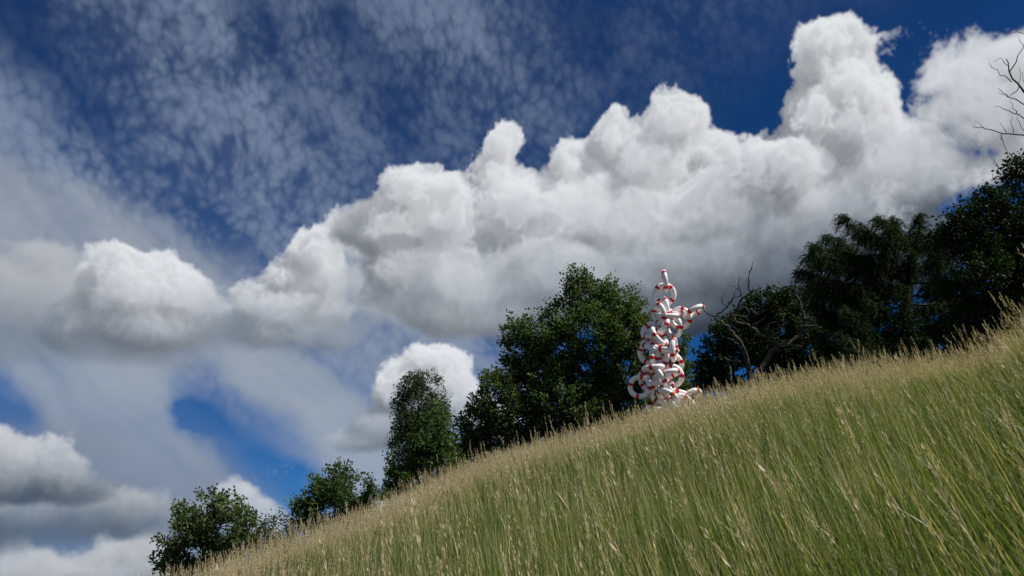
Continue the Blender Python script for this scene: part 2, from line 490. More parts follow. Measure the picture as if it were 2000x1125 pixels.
M_SOIL = noise_mat('meadow_soil', (.028, .036, .012), (.075, .07, .03), 1.2, .95, bump=.5)
M_WHITE = noise_mat('white_gloss_plastic', (.84, .84, .84), (.89, .89, .89), 6.0, .22, bump=.02, spec=.5)
M_RED = noise_mat('red_band_plastic', (.52, .006, .014), (.60, .010, .020), 8.0, .35, bump=.02, spec=.4)
M_BARK = noise_mat('dark_bark', (.030, .025, .019), (.10, .085, .068), 5.0, .95, (3, 3, .8), .8)
M_BIRCH = noise_mat('birch_bark', (.10, .09, .08), (.50, .48, .45), 3.0, .8, (1, 1, 3), .3)
M_DEAD = noise_mat('grey_dead_wood', (.032, .026, .020), (.125, .105, .086), 4.0, .9, (3, 3, 1), .6)
M_OAK = leaf_mat('broadleaf', [(0, (.028, .054, .018)), (.5, (.062, .106, .033)), (1, (.145, .19, .072))], .38)
M_DARKLEAF = leaf_mat('dark_leaf', [(0, (.012, .026, .009)), (.5, (.023, .044, .014)), (1, (.046, .070, .022))], .16, .6, .06)
M_LIME = leaf_mat('pale_leaf', [(0, (.042, .066, .024)), (.5, (.086, .122, .048)), (1, (.17, .205, .105))], .32)
M_BIRCHLEAF = leaf_mat('birch_leaf', [(0, (.018, .034, .013)), (.5, (.038, .060, .024)), (1, (.085, .108, .048))], .28)
M_NEEDLE = leaf_mat('larch_needle', [(0, (.013, .026, .009)), (.5, (.025, .046, .014)), (1, (.056, .078, .022))], .12, .75, .04)
M_BLADE = leaf_mat('grass_blade', [(0, (.054, .100, .017)), (.35, (.124, .184, .036)), (.65, (.215, .250, .070)), (.86, (.33, .31, .13)), (1, (.55, .48, .31))], .30, .42, .35, 't', .30, (.35, .35))
M_STALK = leaf_mat('straw_stalk', [(0, (.13, .15, .045)), (.4, (.27, .24, .10)), (.75, (.48, .395, .25)), (1, (.66, .55, .41))], .25, .5, .3, 't', .22, (.5, .35))

# ------------------------------------------------------------------ the hillside
CREST = [(-180, -.02, 30), (-120, -.30, 30), (-80, -.26, 30), (-55, -.17, 28)]
for (x, y) in [(0, 1350), (370, 1222), (560, 1152), (760, 1070), (900, 997), (1000, 955), (1200, 905), (1400, 862), (1600, 820), (1800, 794), (2000, 776)]:
    a, e = px_azel(x, y)
    CREST.append((a, math.tan(R(e)), 24.5 - 8.5 * max(0, min(1, (a - 8) / 30))))
CREST += [(48, .40, 15), (70, .45, 16), (100, .38, 20), (140, .18, 26), (180, -.02, 30)]
_ca = np.array([c[0] for c in CREST]); _grid = np.linspace(-180, 180, 1441)
def _smooth(v, n=33):
    k = np.hanning(n); k /= k.sum()
    return np.convolve(np.pad(v, n // 2, mode='wrap'), k, mode='valid')
_te = _smooth(np.interp(_grid, _ca, [c[1] for c in CREST]))
_rc = _smooth(np.interp(_grid, _ca, [c[2] for c in CREST]), 61)

def ground(x, y):
    x = np.asarray(x, float); y = np.asarray(y, float)
    r = np.hypot(x, y) + 1e-6
    a = np.degrees(np.arctan2(x, y))
    te = np.interp(a, _grid, _te); rc = np.interp(a, _grid, _rc)
    near = np.clip(r / 2.0, 0, 1)
    z = EYE + r * te - EYE * (1 - r / rc) ** 2
    plane = r * .16 * np.sin(np.radians(a - 5))
    z = z * near + plane * (1 - near)
    z = z + (.06 * np.sin(x * .9 + .5) * np.sin(y * .8) + .05 * np.sin(x * 2.3 + y * 1.1)) * np.clip(r / 6, 0, 1)
    t = np.clip((r - 62) / 170, 0, 1); t = t * t * (3 - 2 * t)
    far = -24 - 6 * np.sin(a / 30.0)
    return np.where(r > 62, np.minimum(z, 40) * (1 - t) + far * t, z)

def build_ground():
    rad = np.concatenate([[0.05], np.geomspace(.4, 62, 90), np.geomspace(66, 6000, 50)])
    ang = np.radians(np.arange(0, 360, 1.5)); na = len(ang)
    X = rad[:, None] * np.sin(ang)[None]; Y = rad[:, None] * np.cos(ang)[None]
    V = np.stack([X, Y, ground(X, Y)], -1).reshape(-1, 3)
    i, j = np.meshgrid(np.arange(len(rad) - 1), np.arange(na), indexing='ij')
    a = i * na + j; b = i * na + (j + 1) % na
    Fq = np.stack([a, b, b + na, a + na], -1).reshape(-1, 4)
    Fq = Fq[:, ::-1]
    o = mesh_np('hillside', V, Fq, M_SOIL, smooth=True)
    tag(o, kind='structure')
build_ground()

# ------------------------------------------------------------------ tall grass: tufts of blades and of seed stalks set out over the slope
G = np.random.RandomState(5)

def strips(P, W, T):
    """ribbons: P (n, k, 3) centre lines, W (n, k) half widths, side vectors from T (n, 3)"""
    n, k, _ = P.shape
    A = P - T[:, None, :] * W[..., None]; B = P + T[:, None, :] * W[..., None]
    V = np.stack([A, B], 2).reshape(-1, 3)
    base = (np.arange(n) * k * 2)[:, None] + (np.arange(k - 1) * 2)[None]
    Fq = np.stack([base, base + 1, base + 3, base + 2], -1).reshape(-1, 4)
    return V, Fq

def blade_tuft(n, h0, h1, rad, w, bend):
    a = G.rand(n) * 6.283; q = rad * np.sqrt(G.rand(n))
    x0 = np.stack([q * np.cos(a), q * np.sin(a), np.zeros(n)], -1)
    h = h0 + (h1 - h0) * G.rand(n)
    d = G.rand(n) * 6.283; out = np.stack([np.cos(d), np.sin(d), 0 * d], -1)
    h[:2] = h1 * (.9 + .35 * G.rand(2))
    bd = bend * (.2 + G.rand(n) ** 2) * h; bd[:2] *= .3
    s = np.linspace(0, 1, 5)
    P = x0[:, None] + np.array([0, 0, 1.])[None, None] * (h[:, None] * (s - .12 * s ** 3))[..., None] + out[:, None] * (bd[:, None] * s ** 2.2)[..., None]
    W = w * (.6 + .8 * G.rand(n))[:, None] * np.array([.75, 1, .85, .55, .05])[None]
    tw = d + 1.57 + G.randn(n) * .7
    T = np.stack([np.cos(tw), np.sin(tw), 0 * tw], -1)
    V, Fq = strips(P, W, T)
    base = G.rand(n) ** 1.3 * .55 - .08
    base[:2] = .50 + .42 * G.rand(2)
    straw = (G.rand(n) < .10) * (.3 + .35 * G.rand(n))
    t = (base + straw)[:, None] + .16 * s[None] ** 2
    return V, Fq, np.repeat(t.reshape(-1), 2)

def stalk_tuft(n, h0, h1, rad, w, head):
    VV, FF, TT = [], [], []
    off = 0
    for i in range(n):
        a = G.rand() * 6.283; q = rad * math.sqrt(G.rand())
        b0 = np.array([q * math.cos(a), q * math.sin(a), 0.])
        h = h0 + (h1 - h0) * G.rand()
        d = G.rand() * 6.283; dirv = np.array([math.cos(d), math.sin(d), 0])
        bd = h * .16 * G.rand()
        s = np.linspace(0, 1, 6)
        P = b0 + np.stack([dirv[0] * bd * s ** 2, dirv[1] * bd * s ** 2, h * s], -1)
        tone = .12 + .50 * s ** 1.3 + .40 * (G.rand() - .5) + (.45 if G.rand() < .10 else 0)
        for k in range(2):
            tw = G.rand() * 3.14 + k * 1.57
            v, f = strips(P[None], (w * np.array([1, .95, .85, .75, .6, .35]))[None], np.array([[math.cos(tw), math.sin(tw), 0]]))
            VV.append(v); FF.append(f + off); TT.append(np.repeat(tone, 2)); off += len(v)
        # seed head: little spikelets round the last part of the stalk
        if G.rand() < .32: continue                  # some are bare stems
        head_t = G.rand() * 1.6 - .8
        if G.rand() < .07:                           # a dense foxtail head
            s2 = np.linspace(0, 1, 6); Ph = P[-1] - dirv * bd * .3 * (1 - s2)[:, None] - np.array([0, 0, 1.]) * (.085 * (1 - s2) - .02)[:, None]
            hr = .0062 * np.array([.35, .9, 1, .95, .75, .15])
            vv = np.linspace(0, 6.283, 6, endpoint=False)
            v = (Ph[:, None] + hr[:, None, None] * np.stack([np.cos(vv), np.sin(vv), 0 * vv], -1)[None]).reshape(-1, 3)
            ii, jj = np.meshgrid(np.arange(5), np.arange(6), indexing='ij')
            f = np.stack([ii * 6 + jj, ii * 6 + (jj + 1) % 6, (ii + 1) * 6 + (jj + 1) % 6, (ii + 1) * 6 + jj], -1).reshape(-1, 4)
            VV.append(v); FF.append(f + off); TT.append(np.full(len(v), .42)); off += len(v)
            continue
        m = int(12 + 6 * G.rand()); L = head * (.7 + .6 * G.rand())
        for j in range(m):
            u = j / (m - 1.0)
            p = P[-1] - np.array([0, 0, 1]) * L * (1 - u) * .95 - dirv * bd * .35 * (1 - u)
            aa = j * 2.4 + G.rand(); o = np.array([math.cos(aa), math.sin(aa), 0])
            ln = (.016 + .017 * (1 - abs(u - .35))) * (.8 + .5 * G.rand())
            tip = p + o * ln * .24 + np.array([0, 0, ln])
            sd = np.array([-o[1], o[0], 0]) * (w * 1.2 + .0009)
            mid = (p + tip) / 2 + o * .003
            v = np.array([p, mid + sd, tip, mid - sd])
            VV.append(v); FF.append(np.array([[0, 1, 2, 3]]) + off); TT.append(np.full(4, .62 + .16 * head_t + .22 * G.rand())); off += 4
    return np.concatenate(VV), np.concatenate(FF), np.concatenate(TT)

protos = bpy.data.collections.new('grass_prototypes')      # not linked: only instanced
protos_s = bpy.data.collections.new('stalk_prototypes')
for i in range(6):
    V, Fq, t = blade_tuft(42, .24, .74, .19, .0030, .30)
    t = t - .075 - (.35 * (t > .4) if i % 2 else 0)
    o = mesh_np('grass_tuft', V, Fq, M_BLADE, link=False, extra={'t': t})
    protos.objects.link(o)
for i in range(7):
    V, Fq, t = stalk_tuft(10, .48, .98, .42, .0013, .15)
    o = mesh_np('seed_stalk_tuft', V, Fq, M_STALK, link=False, extra={'t': t})
    protos_s.objects.link(o)

def scatter(name, coll, zones, width, mat, label, lean=1.0, seed=1):
    rs = np.random.RandomState(seed)
    PX, RX, SX = [], [], []
    for (r0, r1, a0, a1, dens, wide, tall) in zones:
        n = int(.5 * (r1 * r1 - r0 * r0) * R(a1 - a0) * dens)
        r = np.sqrt(r0 * r0 + (r1 * r1 - r0 * r0) * rs.rand(n)); a = np.radians(a0 + (a1 - a0) * rs.rand(n))
        x = r * np.sin(a); y = r * np.cos(a)
        PX.append(np.stack([x, y, ground(x, y) - .01], -1))
        # the wind and the slope lay the grass over to the left, more so towards the upper right
        g = np.sin(x * .55 + y * .21 + 1) * np.sin(y * .47 - x * .13) * .5
        up = np.clip((np.degrees(a) + 12) / 40, 0, 1)
        ly = -(R(3) + R(14) * up + R(4) * g + R(5) * rs.randn(n)) * lean
        lx = (R(2) + R(4) * rs.randn(n)) * lean
        RX.append(np.stack([lx, ly, rs.rand(n) * 6.283], -1))
        k = tall * (.72 + .5 * rs.rand(n)) * (1 + .30 * g)
        SX.append(np.stack([np.full(n, wide), np.full(n, wide), k], -1))
    P = np.concatenate(PX); Ro = np.concatenate(RX); Sc = np.concatenate(SX)
    me = bpy.data.meshes.new(name)
    me.vertices.add(len(P)); me.vertices.foreach_set('co', P.astype(np.float32).ravel())
    for nm, arr in (('rot', Ro), ('scl', Sc)):
        at_ = me.attributes.new(nm, 'FLOAT_VECTOR', 'POINT'); at_.data.foreach_set('vector', arr.astype(np.float32).ravel())
    at_ = me.attributes.new('pick', 'INT', 'POINT'); at_.data.foreach_set('value', rs.randint(0, len(coll.objects), len(P)).astype(np.int32))
    me.materials.append(mat)
    o = bpy.data.objects.new(name, me); COL.objects.link(o)
    ng = bpy.data.node_groups.new(name + '_scatter', 'GeometryNodeTree')
    ng.interface.new_socket('Geometry', in_out='INPUT', socket_type='NodeSocketGeometry')
    ng.interface.new_socket('Geometry', in_out='OUTPUT', socket_type='NodeSocketGeometry')
    N, L = ng.nodes, ng.links
    gi = N.new('NodeGroupInput'); go = N.new('NodeGroupOutput')
    ci = N.new('GeometryNodeCollectionInfo'); ci.inputs['Collection'].default_value = coll
    ci.inputs['Separate Children'].default_value = True; ci.inputs['Reset Children'].default_value = True
    ip = N.new('GeometryNodeInstanceOnPoints'); ip.inputs['Pick Instance'].default_value = True
    def named(nm, ty):
        n = N.new('GeometryNodeInputNamedAttribute'); n.data_type = ty; n.inputs['Name'].default_value = nm
        return n.outputs['Attribute']
    L.new(gi.outputs[0], ip.inputs['Points']); L.new(ci.outputs[0], ip.inputs['Instance'])
    L.new(named('pick', 'INT'), ip.inputs['Instance Index'])
    # spin the tuft about its own axis first, then lean it with the wind
    e1 = N.new('FunctionNodeEulerToRotation'); e2 = N.new('FunctionNodeEulerToRotation')
    s1 = N.new('ShaderNodeSeparateXYZ'); c1 = N.new('ShaderNodeCombineXYZ'); c2 = N.new('ShaderNodeCombineXYZ')
    L.new(named('rot', 'FLOAT_VECTOR'), s1.inputs[0])
    L.new(s1.outputs[0], c1.inputs[0]); L.new(s1.outputs[1], c1.inputs[1]); L.new(s1.outputs[2], c2.inputs[2])
    L.new(c1.outputs[0], e1.inputs[0]); L.new(c2.outputs[0], e2.inputs[0])
    rr = N.new('FunctionNodeRotateRotation'); rr.rotation_space = 'LOCAL'
    L.new(e1.outputs[0], rr.inputs[0]); L.new(e2.outputs[0], rr.inputs[1])
    L.new(rr.outputs[0], ip.inputs['Rotation'])
    L.new(named('scl', 'FLOAT_VECTOR'), ip.inputs['Scale'])
    L.new(ip.outputs[0], go.inputs[0])
    md = o.modifiers.new('scatter', 'NODES'); md.node_group = ng
    tag(o, label, 'grass', kind='stuff')
    return o

scatter('meadow_grass', protos, [(.8, 4, -85, 90, 90, 1.0, .9), (4, 9, -46, 46, 110, 1.0, .95), (4, 9, -85, -46, 60, 1.1, .95), (4, 9, 46, 90, 90, 1.0, .95), (9, 16, -42, 44, 85, 1.15, .95), (16, 31, -40, 42, 48, 1.5, .82), (9, 30, -85, -42, 36, 1.5, 1), (9, 26, 44, 90, 48, 1.4, 1)],
        1, M_BLADE, 'tall green meadow grass covering the sloping hillside', 1.0, 11)
scatter('seeding_grass', protos_s, [(1.8, 9, -85, 90, 3.6, 1, 1.0), (9, 13, -42, 44, 8, 1, 1.0), (13, 16, -42, 44, 22, 1.0, 1.0), (16, 31, -41, 43, 50, 1.15, 1.0), (9, 30, -85, -42, 12, 1.2, 1), (9, 26, 44, 90, 12, 1.2, 1)],
        1, M_STALK, 'straw coloured seed stalks rising above the green meadow grass', 1.1, 12)

# ------------------------------------------------------------------ the sculpture of linked life rings
RING_R, RING_T = .302, .0790
SY = 24.0
KM = scale_at(SY, 690)

def torus_arc(a0, a1, n, r, m=14):
    u = np.linspace(a0, a1, n); v = np.linspace(0, 2 * math.pi, m, endpoint=False)
    U, W = np.meshgrid(u, v, indexing='ij')
    P = np.stack([(RING_R + r * np.cos(W)) * np.cos(U), (RING_R + r * np.cos(W)) * np.sin(U), r * np.sin(W)], -1)
    return P
def ring_mesh():
    P = torus_arc(0, 2 * math.pi * 47 / 48, 48, RING_T)
    n, m = 48, 14
    i, j = np.meshgrid(np.arange(n), np.arange(m), indexing='ij')
    a = i * m + j; b = ((i + 1) % n) * m + j; c = ((i + 1) % n) * m + (j + 1) % m; d = i * m + (j + 1) % m
    return P.reshape(-1, 3), np.stack([a, b, c, d], -1).reshape(-1, 4)
def band_mesh():
    h = .046 / RING_R
    a0 = torus_arc(-h, h, 6, RING_T + .0028)
    e0 = torus_arc(-h, -h, 1, RING_T - .004); e1 = torus_arc(h, h, 1, RING_T - .004)
    P = np.concatenate([e0, a0, e1]); n, m = len(P), 14
    i, j = np.meshgrid(np.arange(n - 1), np.arange(m), indexing='ij')
    a = i * m + j; b = (i + 1) * m + j; c = (i + 1) * m + (j + 1) % m; d = i * m + (j + 1) % m
    return P.reshape(-1, 3), np.stack([a, b, c, d], -1).reshape(-1, 4)

# where each ring hangs: frame position of its centre, offset in depth (in ring tube widths), the way its face points (right, up, away), first band angle
RINGS = [
    (1298.8, 549.3, 0.0, (.99, .05, .05), 38), (1297.8, 574.3, 0.0, (-.10, -.12, .98), 45), (1300.4, 602.5, 0.2, (.98, .03, .13), 30),
    (1286.6, 612.6, -1.6, (.83, .10, .50), 75), (1306.0, 614.4, -1.4, (.05, .97, -.17), 70), (1328.8, 621.6, 0.6, (.28, .10, .95), 72),
    (1355.5, 608.8, -0.6, (-.43, .86, .24), 30), (1316.0, 639.0, -0.2, (.72, .05, .66), 0), (1316.2, 683.5, -2.2, (.96, -.10, -.18), 25),
    (1302.7, 684.3, -1.6, (.10, .98, .10), 55), (1287.7, 655.6, -2.2, (.77, .53, -.33), 45), (1290.3, 636.6, -1.6, (.66, -.63, .40), 50),
    (1273.6, 650.5, 1.2, (.35, .0, .93), 30), (1279.4, 648.3, -0.6, (-.25, .90, -.35), 20), (1275.0, 671.9, -0.4, (.10, .93, -.34), 35),
    (1267.5, 690.8, 0.6, (.42, .10, .90), 63), (1280.8, 699.6, -1.2, (.92, .10, -.35), 10), (1277.2, 717.8, -2.0, (-.07, .99, .08), 75),
    (1291.0, 696.6, 0.2, (.78, -.10, .60), 45), (1312.0, 734.5, -0.6, (.12, .05, .99), 0), (1313.5, 710.0, 1.4, (.45, .30, .84), 20),
    (1306.0, 731.0, -2.2, (-.22, .93, .26), 30), (1289.0, 736.0, -2.0, (.88, .44, .20), 40), (1249.8, 755.0, 0.0, (.15, -.20, .97), 75),
    (1266.5, 741.0, 0.8, (.55, .10, .82), 40), (1281.0, 745.0, 0.4, (.60, .62, -.50), 70), (1290.0, 753.0, 0.8, (.80, .45, .40), 15),
    (1290.7, 766.0, -1.0, (.30, .10, .95), 54), (1304.0, 775.0, -2.0, (.45, .70, .50), 60), (1312.4, 797.0, -1.6, (.97, .10, .18), 30),
    (1330.4, 791.5, -1.0, (.12, .30, .95), 60), (1326.4, 768.5, 0.4, (.28, .94, .20), 10), (1350.4, 776.5, 0.2, (-.45, .68, .56), 50),
    (1292.0, 803.0, -0.4, (.0, .97, .22), 45), (1301.6, 802.0, -0.6, (.96, .10, .22), 20), (1328.0, 797.0, 1.6, (.20, .90, .30), 30),
    (1344.0, 801.0, 0.2, (.60, .20, .75), 75), (1321.0, 810.0, -1.2, (.92, .10, .35), 45), (1292.5, 609.7, 2.2, (.05, .98, .16), 15),
    
    
    (1307.0, 762.0, 2.2, (.85, .20, -.50), 5), 
    (1280.0, 810.0, 1.0, (.45, .60, .65), 10), (1340.0, 814.0, -1.0, (.10, .90, .40), 40), (1306.0, 820.0, 0.6, (.10, .97, -.2), 5),
    (1322.0, 828.0, 0.0, (.90, .20, .35), 65), (1294.0, 829.0, -0.4, (.80, .30, .45), 25),
    (1308.0, 846.0, 0.4, (.55, .25, .80), 50), (1284.0, 846.0, 0.8, (.30, .70, .60), 15), (1334.0, 842.0, 0.8, (-.40, .50, .75), 30),
    (1298.0, 868.0, 0.2, (.92, .10, .35), 65), (1322.0, 868.0, 0.6, (.20, .60, .75), 40), (1310.0, 880.0, 1.2, (.80, .30, .50), 20),
]
base = at(1305, 832, SY)
base.z = float(ground(base.x, base.y))
sculpture = empty('ring_sculpture', base)
tag(sculpture, 'tall tangled sculpture of white life rings with red bands standing in the grass', 'sculpture')
rv, rf = ring_mesh(); bv, bf = band_mesh()
ring0 = mesh_np('ring', rv, rf, M_WHITE, smooth=True, link=False).data
band0 = mesh_np('band', bv, bf, M_RED, smooth=True, link=False).data
for o in [o for o in bpy.data.objects if o.name in ('ring', 'band') and not o.users_collection]:
    bpy.data.objects.remove(o)
AW = (at(1300, 690, SY) - Vector((0, 0, EYE))).normalized()       # the sculpture is described as it faces the path below it
RT = AW.cross(Vector((0, 0, 1))).normalized(); UPV = RT.cross(AW)
for (x, y, dz, n, ph) in RINGS:
    c = at(x, y, SY + dz * 2 * RING_T) - base
    nw = (RT * n[0] + UPV * n[1] + AW * n[2]).normalized()
    xa = RT - nw * nw.dot(RT)
    if xa.length < .35: xa = UPV - nw * nw.dot(UPV)
    xa.normalize(); ya = nw.cross(xa)
    if ya.dot(UPV) < -.2: ya = -ya; nw = -nw
    M = Matrix((xa, ya, nw)).transposed().to_4x4(); M.translation = c
    ro = bpy.data.objects.new('ring', ring0); COL.objects.link(ro); ro.parent = sculpture; ro.matrix_local = M
    for k in range(4):
        bo = bpy.data.objects.new('band', band0); COL.objects.link(bo); bo.parent = ro
        bo.rotation_euler = (0, 0, R(ph + 90 * k))

# ------------------------------------------------------------------ trees
def tube_np(pts, rad, m=6):
    P = np.array([tuple(p) for p in pts], float); n = len(P)
    T = np.gradient(P, axis=0); T /= np.linalg.norm(T, axis=1)[:, None] + 1e-9
    ref = np.array([.3, 1., .2]); A = np.cross(T, ref); A /= np.linalg.norm(A, axis=1)[:, None] + 1e-9
    B = np.cross(T, A)
    v = np.linspace(0, 2 * math.pi, m, endpoint=False)
    V = P[:, None] + (A[:, None] * np.cos(v)[None, :, None] + B[:, None] * np.sin(v)[None, :, None]) * np.asarray(rad)[:, None, None]
    i, j = np.meshgrid(np.arange(n - 1), np.arange(m), indexing='ij')
    a = i * m + j; b = i * m + (j + 1) % m
    return V.reshape(-1, 3), np.stack([a, b, b + m, a + m], -1).reshape(-1, 4)

class Wood:
    def __init__(self): self.V, self.F, self.n = [], [], 0
    def add(self, pts, rad, m=6):
        v, f = tube_np(pts, rad, m); self.V.append(v); self.F.append(f + self.n); self.n += len(v)
    def limb(self, p0, p1, r0, r1, rs, sag=.0, k=7, wob=.06, m=6):
        p0 = np.array(tuple(p0)); p1 = np.array(tuple(p1)); L = np.linalg.norm(p1 - p0)
        s = np.linspace(0, 1, k); w = np.cumsum(rs.randn(k, 3), 0); w -= w[0] + (w[-1] - w[0]) * s[:, None]
        P = p0 + (p1 - p0) * s[:, None] + w * wob * L * .5
        P[:, 2] += sag * L * np.sin(s * math.pi)
        self.add(P, r0 + (r1 - r0) * s ** .8, m)
        return P
    def build(self, name, mat, parent):
        V = np.concatenate(self.V) - np.array(tuple(parent.location))
        return mesh_np(name, V, np.concatenate(self.F), mat, parent, smooth=True)

def leaves_mesh(P, D, size, rs, aspect=.62):
    """one folded four-cornered leaf at every point P, pointing along D"""
    n = len(P)
    D = D / (np.linalg.norm(D, axis=1)[:, None] + 1e-9)
    Q = rs.randn(n, 3); Q[:, 2] *= .6
    T = np.cross(D, Q); T /= np.linalg.norm(T, axis=1)[:, None] + 1e-9
    U = np.cross(T, D)
    s = size * (.65 + .7 * rs.rand(n))[:, None]
    b = P; tip = P + D * s
    mid = P + D * s * .45
    l = mid + T * s * aspect * .5 + U * s * .12; r = mid - T * s * aspect * .5 + U * s * .12
    V = np.stack([b, l, tip, r], 1).reshape(-1, 3)
    Fq = np.arange(n * 4).reshape(n, 4)
    return V, Fq

TREE_NO = [0]
def tree(name, label, Y, trunk_px, lobes, leaf_m, bark, leaf=.15, dens=300, shoot=.75, gap=.30, group=None, trunk_r=.28, droop=0.0, fork=None, twigs=16, aspect=.62, sig=.13, cat='tree', shell=.45):
    TREE_NO[0] += 1
    rs = np.random.RandomState(100 + TREE_NO[0])
    k = scale_at(Y)
    b = at(trunk_px[0], trunk_px[1], Y); b.z = float(ground(b.x, b.y)) - .1
    root = empty(name, b); tag(root, label, cat, group)
    W = Wood()
    fk = at(*(fork or (trunk_px[0] + 4, trunk_px[1] - 40)), Y)
    bl = Vector(b)
    fkp = np.array(tuple(fk))
    mid = bl.lerp(fk, .5) + Vector((rs.randn() * .1, rs.randn() * .1, 0))
    W.add([bl + Vector((0, 0, -.3)), bl + Vector((0, 0, .25)), mid, fk], [trunk_r * 1.7, trunk_r * 1.15, trunk_r * .95, trunk_r * .8], 9)
    LP, LD, LT = [], [], []
    ph = rs.rand(6) * 6.28
    for (px, py, rx, ry, *rest) in lobes:
        dY = rest[0] if rest else rs.uniform(-1, 1) * min(rx, ry) * k * .8
        c = np.array(tuple(at(px, py, Y + dY))); rad = np.array([rx * k, min(rx, ry) * k * 1.0, ry * k * 1.04])
        r0 = trunk_r * min(.6, .16 + .12 * rad.mean())
        limb = W.limb(fkp, c, r0 * 1.2, r0 * .45, rs, sag=.08)
        area = math.pi * rad[0] * rad[2]
        nl = int(area * dens * 1.7); per = 16; ns = max(6, nl // per)
        d = rs.randn(ns, 3); d /= np.linalg.norm(d, axis=1)[:, None]
        u = shell + (1.0 - shell) * rs.rand(ns) ** .6
        o = c + d * rad * u[:, None]
        # leave holes where a slow wave is low
        f = np.sin(o[:, 0] * 2.3 + ph[0]) * np.sin(o[:, 2] * 2.6 + ph[1]) + .6 * np.sin(o[:, 1] * 3.1 + o[:, 0] * 3.7 + ph[2]) * np.sin(o[:, 2] * 4.3 + ph[3])
        keep = f > np.percentile(f, gap * 100)
        o, d, u = o[keep], d[keep], u[keep]; ns = len(o)
        dirn = d * np.array([1, 1, .8]) + np.array([0, 0, .45 - droop * 1.6]) + rs.randn(ns, 3) * .35
        dirn /= np.linalg.norm(dirn, axis=1)[:, None]
        ln = shoot * (.5 + .8 * rs.rand(ns)) * (.55 + .45 * u)
        tone = np.clip(.45 + .22 * rs.randn(ns), 0, 1)
        s = rs.rand(ns, per)
        P = o[:, None] + dirn[:, None] * (ln[:, None] * (s - .35))[..., None] + rs.randn(ns, per, 3) * (sig * (1.15 - .6 * s))[..., None]
        if droop: P[..., 2] -= droop * (ln[:, None] * s ** 2)
        Dl = dirn[:, None] * .8 + rs.randn(ns, per, 3) * .75 + np.array([0, 0, -.25 - droop])
        LP.append(P.reshape(-1, 3)); LD.append(Dl.reshape(-1, 3))
        LT.append(np.clip(tone[:, None] + .16 * rs.randn(ns, per), 0, 1).reshape(-1))
        for q in rs.choice(ns, min(twigs, ns), replace=False):
            st = limb[rs.randint(4, 7)]
            W.limb(st, o[q] + dirn[q] * ln[q] * .4, r0 * .34, .008, rs, sag=.03, k=5, wob=.1, m=4)
    W.build('trunk', bark, root)
    P = np.concatenate(LP); V, Fq = leaves_mesh(P, np.concatenate(LD), leaf, rs, aspect)
    V = V - np.array(tuple(b))
    mesh_np('crown', V, Fq, leaf_m, root, tone=np.repeat(np.concatenate(LT), 4))
    return root, W

# far left, pale leaves
tree('broadleaf_tree', 'pale green maple like tree lowest down the slope with sky showing between its leaves', 42, (408, 1215),
     [(405, 985, 36, 26), (375, 1010, 40, 28), (440, 1000, 34, 30), (408, 1030, 60, 34), (355, 1050, 42, 28), (470, 1035, 34, 36), (445, 1060, 50, 34), (390, 1080, 60, 36), (340, 1100, 32, 26), (480, 1075, 28, 30), (420, 1115, 70, 34), (350, 1135, 50, 30), (482, 1005, 12, 18), (400, 1150, 80, 34), (470, 1115, 44, 30), (365, 1110, 50, 30), (410, 1065, 50, 30)],
     M_LIME, M_BARK, leaf=.17, dens=250, gap=.28, trunk_r=.17, shoot=.6, fork=(410, 1100), group='trees along the slope')
tree('willow_bush', 'low wispy dark bush between the pale tree and the round dark tree', 40, (540, 1140),
     [(528, 1040, 26, 24), (556, 1036, 24, 26), (540, 1075, 40, 26), (572, 1062, 14, 22), (545, 1105, 40, 20), (520, 1090, 30, 20)], M_BIRCHLEAF, M_BARK, leaf=.15, dens=380, gap=.2, trunk_r=.06, shoot=.7, droop=.2, aspect=.35, fork=(540, 1085), cat='bush')
tree('round_tree', 'small round dark green tree beside the birch and well below it', 42, (655, 1120),
     [(655, 945, 38, 34), (620, 975, 42, 32), (690, 965, 40, 34), (655, 990, 64, 36), (715, 985, 28, 26), (605, 1005, 34, 26), (625, 1025, 46, 26), (690, 1015, 48, 28), (660, 918, 14, 14), (645, 1050, 60, 26), (640, 1080, 60, 26), (690, 1045, 50, 24)],
     M_OAK, M_BARK, leaf=.15, dens=320, gap=.22, trunk_r=.15, shoot=.55, fork=(655, 1040), group='trees along the slope')
tree('small_bush', 'tiny dark bush at the grass line just left of the birch foot', 40, (750, 1040),
     [(745, 968, 14, 16), (756, 985, 14, 16), (748, 1005, 18, 16)], M_OAK, M_BARK, leaf=.13, dens=260, gap=.2, trunk_r=.04, shoot=.35, fork=(750, 990), cat='bush')
tree('birch_tree', 'tall narrow birch with drooping dark foliage rising above a leafy lower tree', 46, (822, 1010),
     [(808, 744, 28, 24), (835, 742, 26, 22), (790, 775, 18, 30), (852, 785, 22, 34), (820, 790, 44, 40), (800, 830, 30, 44), (860, 830, 16, 40), (830, 840, 40, 44), (786, 862, 24, 30), (805, 800, 30, 40), (778, 905, 18, 20)],
     M_BIRCHLEAF, M_BIRCH, leaf=.13, dens=440, gap=.20, trunk_r=.15, shoot=.72, droop=.55, aspect=.5, fork=(818, 840), sig=.10, group='trees along the slope')
tree('maple_tree', 'bushy mid green tree growing in front of the tall birch', 41, (835, 1010),
     [(852, 815, 22, 24), (845, 850, 40, 34), (862, 872, 28, 30), (825, 880, 40, 34), (790, 905, 34, 34), (850, 905, 50, 36), (780, 935, 26, 28), (815, 940, 50, 32), (874, 908, 18, 28), (870, 940, 40, 24), (800, 970, 50, 24), (850, 960, 50, 24)],
     M_OAK, M_BARK, leaf=.15, dens=330, gap=.18, trunk_r=.14, shoot=.42, fork=(835, 930), group='trees along the slope')
